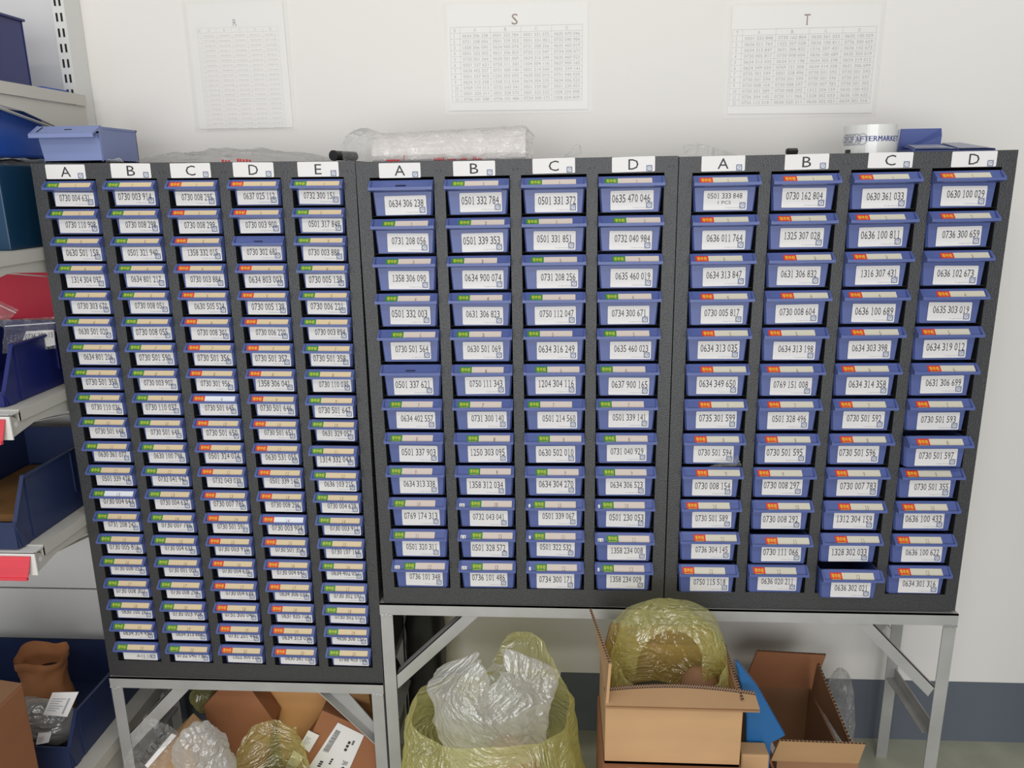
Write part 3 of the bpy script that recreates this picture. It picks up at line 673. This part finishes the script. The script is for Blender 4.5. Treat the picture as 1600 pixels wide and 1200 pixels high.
# tape roll
TR = .0485; tx, ty, tz = .585, 1.588, 1.4375
r = empty('tape_roll', (tx, ty, tz), 'roll of glossy white printed tape standing on the right cabinet', 'tape')
b = MB(); n = 64; H_ = .050
for rad, flip in ((TR, 0), (.038, 1)):
    k = len(b.v)
    for i in range(n):
        a = 2*math.pi*i/n; b.v += [(rad*math.cos(a), rad*math.sin(a), 0), (rad*math.cos(a), rad*math.sin(a), H_)]
    for i in range(n): j = (i+1) % n; b.f.append((k+2*i, k+2*j, k+2*j+1, k+2*i+1)); b.m.append(0)
for i in range(n):
    j = (i+1) % n
    for z in (0, 1): b.f.append((2*i+z, 2*j+z, 2*n+2*j+z, 2*n+2*i+z)); b.m.append(0)
b.build('tape', 'tape', r, smooth=False)
b = MB(); fcyl = lambda x, y: (( TR+.0004)*math.sin(x/TR), -(TR+.0004)*math.cos(x/TR), y)
def subdiv_text(mb, s, x0, y0, w_, h_, mi):
    vs, fs, a = glyphs(s); mb.add(vs, fs, lambda v: fcyl(x0+v[0]*w_, y0+v[1]*h_), mi)
xx = -.043
for ch in 'AFTERMARKET':
    subdiv_text(b, ch, xx, .0205, .0066, .0092, 1); subdiv_text(b, ch, xx+.0006, .0205, .0066, .0092, 1); xx += .0079
gx = -.078
for k in range(5):
    for rr_ in (.0105, .0092):
        for i in range(28):
            a0, a1 = 2*math.pi*i/28, 2*math.pi*(i+1)/28; c = gx+.0105
            q = [fcyl(c+(rr_-.0007*s)*math.cos(a), .0245+(rr_-.0007*s)*math.sin(a)) for a, s in ((a0, 0), (a1, 0), (a1, 1), (a0, 1))]; b.face(q, 0)
    gx += .0085 if k < 3 else .011
subdiv_text(b, 'ZF', -.073, .0195, .013, .010, 1); subdiv_text(b, 'ZF', -.057, .0195, .011, .010, 1)
b.build('tape_print', ['grey', 'navy'], r, fix=False)
# blue plastic pieces by the tape
r = empty('divider_plate', (.645, 1.60, 1.4385), 'blue bent plastic plate standing right of the tape roll', 'plastic plate')
b = MB(); b.plate([(0, .006, 0), (.078, .006, 0), (.078, .004, .030), (.074, .0, .043), (.0, 0, .043)], (0, 1, 0), .003); b.box(0, .082, -.06, .006, 0, .004)
b.plate([(.004, -.06, .004), (.080, -.06, .004), (.075, -.002, .013), (.004, -.002, .013)], (0, 0, -1), .002); b.build('plate_body', 'blue', r)
b = MB(); b.plate([(.008, -.05, .0062), (.072, -.05, .0062), (.066, -.01, .0128), (.010, -.01, .0128)], (0, 0, 1), .0008); b.build('grey_pad', 'greyplastic', r)
r = empty('divider_plate', (.735, 1.55, 1.4385), 'flat grey-topped blue plastic plate at the right cabinet top end', 'plastic plate')
b = MB(); b.box(-.006, .062, 0, .07, 0, .004); b.plate([(-.004, 0, .004), (.060, 0, .004), (.034, .07, .016), (-.006, .07, .016)], (0, 0, -1), .002); b.build('plate_body', 'blue', r)
b = MB(); b.plate([(-.002, .004, .0052), (.052, .004, .0052), (.030, .068, .0166), (-.004, .068, .0166)], (0, 0, 1), .0008); b.build('grey_pad', 'greyplastic', r)
# zip bag poking out of a drawer of the right cabinet
o = tag(sheet('zip_bag', 'film', [P(1104, 730, 1.47), P(1158, 728, 1.463), P(1152, 711, 1.460), P(1128, 722, 1.468)], .004, 6, 16, 8, 50, up=(0, -1, .4)), 'small clear zip bag poking out above a right-cabinet drawer', 'plastic bag')
# ---------------------------------------------------------------- papers on the wall
def listing(label, letter, sheet_q, x0, x1, z0, z1, first, cols, rows_, lx, lz, lh, heads, skew=0):
    r = empty('wall_list', (0, WY, 0), label, 'paper')
    Y = -.0015; f = lambda dz: (lambda x, z: (x+skew*(z-z0), Y-dz, z))
    b = MB(); b.plate([(x, Y, z) for x, z in sheet_q], (0, 1, 0), .0006); b.build('paper_sheet', 'paper', r)
    b = MB(); n = len(cols); cw = (x1-x0-first)/n; rh = (z1-z0)/(rows_+1); lw = .0005 if letter != 'R' else .00035
    for k in range(rows_+2): rect(b, f(.0003), x0, z0+k*rh-lw/2, x1, z0+k*rh+lw/2, 0)
    for x in [x0, x0+first]+[x0+first+cw*(k+1) for k in range(n)]: rect(b, f(.0003), x-lw/2, z0, x+lw/2, z1, 0)
    for j in range(rows_):
        z = z1-(j+2)*rh+rh*.22
        put_number(b, str(j+1), f(.0003), x0+first*.3, z, first*.2*len(str(j+1)), rh*(.55 if letter != 'R' else .34), 0)
        for k in range(n): put_text(b, cols[k][j], f(.0003), x0+first+cw*k+cw*(.08 if letter != 'R' else .15), z, cw*(.84 if letter != 'R' else .7), rh*(.55 if letter != 'R' else .34), 0)
    for k in range(n): put_text(b, heads[k], f(.0003), x0+first+cw*(k+.46), z1-rh*.8, rh*.4, rh*.55, 0)
    put_text(b, letter, f(.0003), x0+first*.35, z1-rh*.8, rh*.4, rh*.55, 0)
    b.build('printed_table', 'line' if letter != 'R' else 'line2', r, fix=False)
    b = MB(); put_text(b, letter, f(.0003), lx, lz, lh*.62, lh, 0)
    if letter == 'T': rect(b, f(.0003), lx+lh*.2, lz, lx+lh*.42, lz+.0008, 0)
    b.build('title_letter', 'pencil' if letter != 'R' else 'grey', r, fix=False)
    b = MB(); sx0, sx1 = min(p[0] for p in sheet_q)-.008, max(p[0] for p in sheet_q)+.008; sz0, sz1 = min(p[1] for p in sheet_q)-.006, max(p[1] for p in sheet_q)+.006
    b.plate([(sx0, Y-.0012, sz0), (sx1, Y-.0012, sz0), (sx1, Y-.0012, sz1), (sx0, Y-.0012, sz1)], (0, -1, 0), .0004); b.build('clear_sleeve', 'sleeve', r)
listing('white sheet headed R with a tall narrow number table, taped above the left cabinet', 'R', [(-.790, 1.515), (-.580, 1.515), (-.582, 1.768), (-.790, 1.768)], -.772, -.596, 1.510+.002, 1.7195, .0085, L_TXT, 20, -.692, 1.722, .013, 'ABCDE')
listing('white sheet headed S with a number table, above the middle cabinet', 'S', [(-.236, 1.543), (.060, 1.541), (.058, 1.751), (-.236, 1.753)], -.229, .047, 1.560, 1.708, .020, M_TXT, 12, -.100, 1.7105, .021, 'ABCD')
listing('white sheet headed T with a number table, above the right cabinet', 'T', [(.352, 1.526), (.650, 1.523), (.650, 1.731), (.352, 1.735)], .355, .643, 1.542, 1.690, .020, R_TXT, 12, .497, 1.696, .020, 'ABCD')
# ---------------------------------------------------------------- boxes and bags under the stands
def polybox(name, m, px, Y, depth, label, cat='box', bevel=.002, grp=None):
    b = MB(); b.plate([P(x, y, Y) for x, y in px], (0, 1, 0), depth); return tag(b.build(name, m, bevel=bevel), label, cat, grp)
c1 = polybox('carton_box', 'carton2', [(318, 1103), (350, 1068), (388, 1072), (428, 1128), (400, 1262), (350, 1262)], 1.545, .05, 'dark brown cardboard box leaning under the left stand, behind the white crinkled bag')
c2 = polybox('carton_box', 'carton3', [(416, 1062), (574, 1066), (600, 1262), (455, 1258)], 1.60, .05, 'light tan cardboard box standing at the back under the left stand')
c3 = polybox('carton_box', 'carton2', [(503, 1110), (572, 1140), (589, 1148), (592, 1276), (440, 1272), (410, 1250), (487, 1145)], 1.512, .06, 'brown cardboard box lying askew with a big shipping label, under the left stand')
def tilted(px, Y): return [Vector(P(x, y, Y)) for x, y in px]
A, B_, C_, D_ = tilted([(480, 1202), (528, 1129), (569, 1149), (540, 1215)], 1.5105)
q = MB(); f = lambda dz: (lambda u, v: (A*(1-u)+B_*u)*(1-v)+(D_*(1-u)+C_*u)*v+Vector((0, -dz, 0)))
q.face([f(0)(0, 0), f(0)(1, 0), f(0)(1, 1), f(0)(0, 1)])
for k in range(34):
    u = .42+k*.0135; q.face([f(.0005)(u, .08), f(.0005)(u+rnd.choice((.004, .008)), .08), f(.0005)(u+.006, .25), f(.0005)(u, .25)], 1)
for t, u, v, wu, hv in (('AWL', .26, .74, .10, .16), ('PN 635 16', .55, .62, .24, .08), ('QTY', .72, .74, .10, .07), ('1600', .1, .18, .14, .09), ('SHIP TO', .2, .42, .14, .06)):
    if t in ('PN 635 16', 'QTY', '1600', 'SHIP TO'):
        for j in range(3): q.face([f(.0005)(u+j*wu/3, v), f(.0005)(u+j*wu/3+wu*.24, v), f(.0005)(u+j*wu/3+wu*.24, v+hv), f(.0005)(u+j*wu/3, v+hv)], 1)
    else: put_text(q, t, f(.0005), u, v, wu, hv, 1)
q.face([f(.0005)(.165, .74), f(.0005)(.165, .92), f(.0005)(.23, .83)], 1)
q.build('shipping_label', ['card', 'text'], c3, fix=False)
for px in ([(469, 1163), (482, 1141), (499, 1149), (483, 1176)], [(446, 1199), (459, 1172), (475, 1183), (456, 1210)]):
    paper_slip(c3, [P(x, y, 1.508) for x, y in (px[0], px[3], px[2], px[1])], rows[:5], 'paper_label')
# clear bag with handwriting over a small carton
c4 = polybox('carton_box', 'carton', [(277, 1151), (298, 1172), (325, 1285), (225, 1285), (215, 1215), (228, 1200)], 1.42, .08, 'small brown carton at the bottom left, under the handwritten clear bag')
o = tag(sheet('plastic_bag', 'film', [P(188, 1215, 1.395), P(262, 1212, 1.395), P(285, 1140, 1.43), P(232, 1112, 1.43)], .012, 14, 30, 24, 20, up=(0, -1, .3)), 'clear crinkled bag with black handwriting, bottom left under the stand', 'plastic bag')
q = MB(); q.face([P(226, 1196, 1.388), P(231, 1200, 1.388), P(276, 1149, 1.417), P(268, 1146, 1.417)]); q.build('white_edge', 'card', o, fix=False)
A, B_ = Vector(P(224, 1194, 1.378)), Vector(P(268, 1144, 1.402)); up_ = (Vector(P(215, 1184, 1.378))-A)
q = MB(); fh = lambda x, y: A+(B_-A)*x+up_*y+Vector((0, -.002, 0))
for t, x, y in (('98', .02, .05), ('L', .27, .1), ('1.', .42, .05), ('K', .55, .1), ('-', .70, .5), ('x', .86, .3)):
    put_text(q, t, fh, x, y, .13, .75 if t not in '-x' else .25, 0)
q.build('handwriting', 'text', o, fix=False)
o = tag(blob('plastic_bag', 'filmw', (P(315, 1168, 1.40)[0], 1.40, .136), (.060, .03, .138), .014, 31, s=22, nu=70, nv=50, power=.8), 'crinkled white semi-clear bag standing in front of the dark brown box', 'plastic bag')
o = tag(blob('plastic_bag', 'filmy', P(322, 1090, 1.60), (.034, .028, .03), .01, 33, s=26, nu=36, nv=24), 'small yellow plastic bag at the back, left of the dark brown box', 'plastic bag')
def wprof(v): return .78+.30*math.sin(min(1, v*1.15)*math.pi*.62)
c_ = at(424, 1180, 1.43)
o = tag(bag('plastic_bag', 'filmy', (c_.x, 1.425), .070, .052, .0, lambda t: .150+.085*math.sin(t)+.012*math.cos(t*2+.5), wprof, .013, 41, s=15, nu=72, nv=36), 'open yellow plastic bag with dark contents, under the left stand', 'plastic bag')
blob('bag_contents', 'darkitem', (c_.x+.005, 1.432, .066), (.050, .034, .062), .007, 42, o, nu=30, nv=18)
# black sacks in the gloom behind
tag(blob('black_sack', 'black', (-.63, 1.708, .16), (.235, .036, .16), .012, 51, s=12, nu=50, nv=26, power=.6), 'black plastic sack against the wall behind the left stand', 'sack')
tag(blob('black_sack', 'black', (-.325, 1.69, .24), (.042, .05, .25), .010, 52, s=12, nu=36, nv=30, power=.6), 'black plastic sack standing just inside the tall stand, left end', 'sack')
# big yellow bag with a white bag in it
def rim_y(t):
    s, c = math.sin(t), math.cos(t)
    return .380+.02*s+.105*math.exp(-((t-1.25)/(.30 if t > 1.25 else .75))**2)-.015*math.exp(-((t-4.2)/.5)**2)+.012*math.sin(3*t)
def prof_y(v): return .88+.26*math.sin(min(1, v*1.05)*math.pi*.75)-.20*v*v
big = tag(bag('plastic_bag', 'filmy', (-.135, 1.345), .172, .100, .0, rim_y, prof_y, .020, 61, s=6, nu=110, nv=60), 'big open yellow translucent bag on the floor under the middle cabinet', 'plastic bag')
wb = tag(bag('plastic_bag', 'filmw', (-.135, 1.375), .118, .060, .20, lambda t: .455+.022*math.sin(2*t+1)+.014*math.sin(5*t), lambda v: (.72+.42*v)*(1-.9*max(0, v-.80)/.20), .026, 62, s=6, nu=100, nv=60), 'bunched white translucent bag stuffed in the big yellow bag', 'plastic bag')
blob('bag_contents', 'cartin', (-.10, 1.36, .20), (.06, .035, .10), .01, 63, wb, nu=30, nv=20)
# open carton with yellow liner
LB = MB(); LB.box(.080, .330, 1.13, 1.42, 0, .3635); lowc = tag(LB.build('carton_box', 'carton2', bevel=.003), 'lower brown carton with shipping label, beneath the open tan box', 'box')
q = MB(); rect(q, lambda x, y: (x, y, .3640), .125, 1.135, .300, 1.212, 0)
for k in range(40): rect(q, lambda x, y: (x, y, .3644), .228+k*.0013, 1.200, .228+k*.0013+rnd.choice((.0004, .0008)), 1.2085, 1)
put_text(q, 'F', lambda x, y: (x, y, .3644), .288, 1.200, .003, .006, 1)
q.build('shipping_label', ['card', 'text'], lowc, fix=False)
OX0, OX1, OY0, OY1, OZ0, OZ1 = .084, .326, 1.222, 1.415, .3645, .4905
r = empty('open_carton', (OX0, OY0, OZ0), 'open tan cardboard box with a yellow bag bulging out, under the right cabinet', 'box')
W_, D_2, H_2 = OX1-OX0, OY1-OY0, OZ1-OZ0; t = .005
b = MB(); b.box(0, W_, 0, t, 0, H_2); b.box(0, W_, D_2-t, D_2, 0, H_2); b.box(0, t, t, D_2-t, 0, H_2); b.box(W_-t, W_, t, D_2-t, 0, H_2); b.box(0, W_, 0, D_2, 0, t); b.build('box_walls', 'carton', r)
def flap(parent, q, n, th=.005, m='carton', edge=0, name='flap'):
    """cardboard flap: q[0]-q[1] is the hinge, the far edge shows the zigzag fluting"""
    b = MB(); b.plate(q, n, th, 0); A, B2 = Vector(q[2]), Vector(q[3]); N = Vector(n)*th
    out = ((A-Vector(q[1]))+(B2-Vector(q[0]))).normalized()*.0012; k = 44
    for i in range(k):
        p0 = A.lerp(B2, i/k); p1 = A.lerp(B2, (i+.5)/k); p2 = A.lerp(B2, (i+1)/k)
        b.face([p0+out, p1+out, p1+out+N*.5, p0+out+N*.9], 1)
        b.face([p1+out, p2+out, p2+out+N*.9, p1+out+N*.5], 2 if i % 2 else 1)
    return b.build(name, [m, 'flute', 'liner'], parent, fix=False)
flap(r, [(0, 0, H_2), (0, D_2-.01, H_2), (-.024, D_2-.012, H_2+.082), (.004, -.002, H_2+.082)], (1, 0, 0), .005, 'carton')
q = MB(); nf = 20
def ff(u, v, o=0):
    arch = .004*math.sin(math.pi*u)**.8; return Vector((W_*(u*1.12-.005), -.006+.034*v+.01*math.sin(math.pi*u)*v+o*.3, H_2+(.004+arch*1.1)*v+o))
q.grid(lambda u, v: ff(u, v), nf, 4); q.grid(lambda u, v: ff(u, v, -.005), nf, 4)
for i in range(60):
    u0, u1, u2 = i/60, (i+.5)/60, (i+1)/60
    T = Vector((0, .0065, .0035)); a0, a1, a2 = ff(u0, 1.0), ff(u1, 1.0), ff(u2, 1.0); k_ = Vector((0, 0, .0002))
    q.face([a0, a2, a2+T, a0+T], 1); q.face([a0+T*.1+k_, a0+T*.28+k_, a1+T*.92+k_, a1+T*.74+k_], 2); q.face([a1+T*.74+k_, a1+T*.92+k_, a2+T*.28+k_, a2+T*.1+k_], 2)
q.build('flap', ['carton', 'flute', 'liner'], r, fix=False)
flap(r, [(W_, .01, H_2), (W_, D_2, H_2), (W_+.002, D_2-.02, H_2+.016), (W_+.004, .012, H_2+.004)], (-1, 0, 0), .005, 'cartin')
flap(r, [(0.01, D_2, H_2), (W_-.01, D_2, H_2), (W_-.02, D_2+.02, H_2+.03), (.02, D_2+.02, H_2+.03)], (0, -1, 0), .005, 'cartin')
def rim_b(t):
    s, c = math.sin(t), math.cos(t)
    return .520+.050*max(0, s)**.7+.025*math.exp(-((t-1.6)/.9)**2)-.028*max(0, -s)
lb = tag(bag('plastic_bag', 'filmy', (.208, 1.322), .096, .074, .372, rim_b, lambda v: .86+.16*v+.16*math.sin(v*math.pi*.95), .012, 71, s=9, nu=110, nv=56), 'yellow translucent bag puffed up inside the open tan box', 'plastic bag')
q = MB()
def hood(u, v):
    a = math.pi*(u*1.0); b_ = v*1.15; x = .212+.112*math.cos(a)*math.cos(b_*.9); y = 1.395-.085*math.sin(b_)*.9+.01*math.sin(a); z = .47+.125*math.sin(a)**.6*(.75+.25*math.cos(b_*1.3))
    p = Vector((x, y, z)); return p+Vector((math.cos(a), -.7, math.sin(a)))*.010*crease(p, 10, 9)
q.grid(hood, 70, 30); q.build('bag_hood', 'filmy', lb, fix=False, smooth=True)
blob('bag_contents', 'darkitem', (.19, 1.33, .41), (.07, .05, .035), .006, 72, lb, nu=30, nv=16)
blob('bag_contents', 'cartin', (.27, 1.345, .44), (.035, .03, .04), .006, 73, lb, nu=24, nv=14)
# blue board box, small carton and the right open carton
polybox('blue_folder', 'binder', [(1150, 1034), (1156, 1038), (1185, 1075), (1228, 1150), (1205, 1162), (1200, 1240), (1166, 1240), (1166, 1120)], 1.284, .014, 'bright blue board folder wedged between the two open cartons', 'folder', .003)
b = MB(); b.box(.335, .386, 1.245, 1.281, 0, .372); tag(b.build('carton_box', 'carton', bevel=.003), 'narrow tan carton just right of the open box with the yellow bag', 'box')
RX0, RX1, RY0, RY1, RZ = .428, .584, 1.332, 1.625, .318
r = empty('open_carton', (RX0, RY0, 0), 'empty open cardboard box with raised flaps, right of the blue folder', 'box')
w2, d2 = RX1-RX0, RY1-RY0
b = MB(); b.box(0, w2, 0, t, 0, RZ-.03); b.box(0, w2, d2-t, d2, 0, RZ-.07); b.box(0, t, t, d2-t, 0, RZ-.07); b.box(w2-t, w2, t, d2-t, 0, RZ-.07); b.box(0, w2, 0, d2, .10, .10+t)
b.build('box_walls', 'cartin', r)
flap(r, [(-.012, 0, RZ-.03), (w2, 0, RZ-.03), (w2-.004, -.03, RZ+.038), (-.008, -.03, RZ+.040)], (0, 1, 0), .005, 'carton')
flap(r, [(.0, d2, RZ-.07), (w2+.005, d2, RZ-.07), (w2+.03, d2+.01, RZ+.012), (.030, d2+.01, RZ+.018)], (0, -1, 0), .005, 'carton2')
flap(r, [(w2, 0.0, RZ-.03), (w2, d2-.02, RZ-.07), (w2-.0, d2-.04, RZ+.02), (w2-.008, 0.02, RZ+.0)], (-1, 0, 0), .005, 'cartin')
flap(r, [(0, .02, RZ-.07), (0, d2-.01, RZ-.07), (-.03, d2-.02, RZ-.02), (-.02, .03, RZ-.02)], (1, 0, 0), .005, 'carton2')
b = MB(); b.plate([(w2*.32, .06, RZ-.16), (w2*.42, .06, RZ-.16), (w2*.35, .22, RZ-.16), (w2*.28, .22, RZ-.16)], (0, 0, 1), .001); b.build('tape_strip', 'card', r)
tag(blob('plastic_bag', 'film', (.662, 1.65, .135), (.030, .04, .138), .012, 81, s=20, nu=40, nv=30), 'small clear plastic bag behind the empty open box, beside the stand', 'plastic bag')
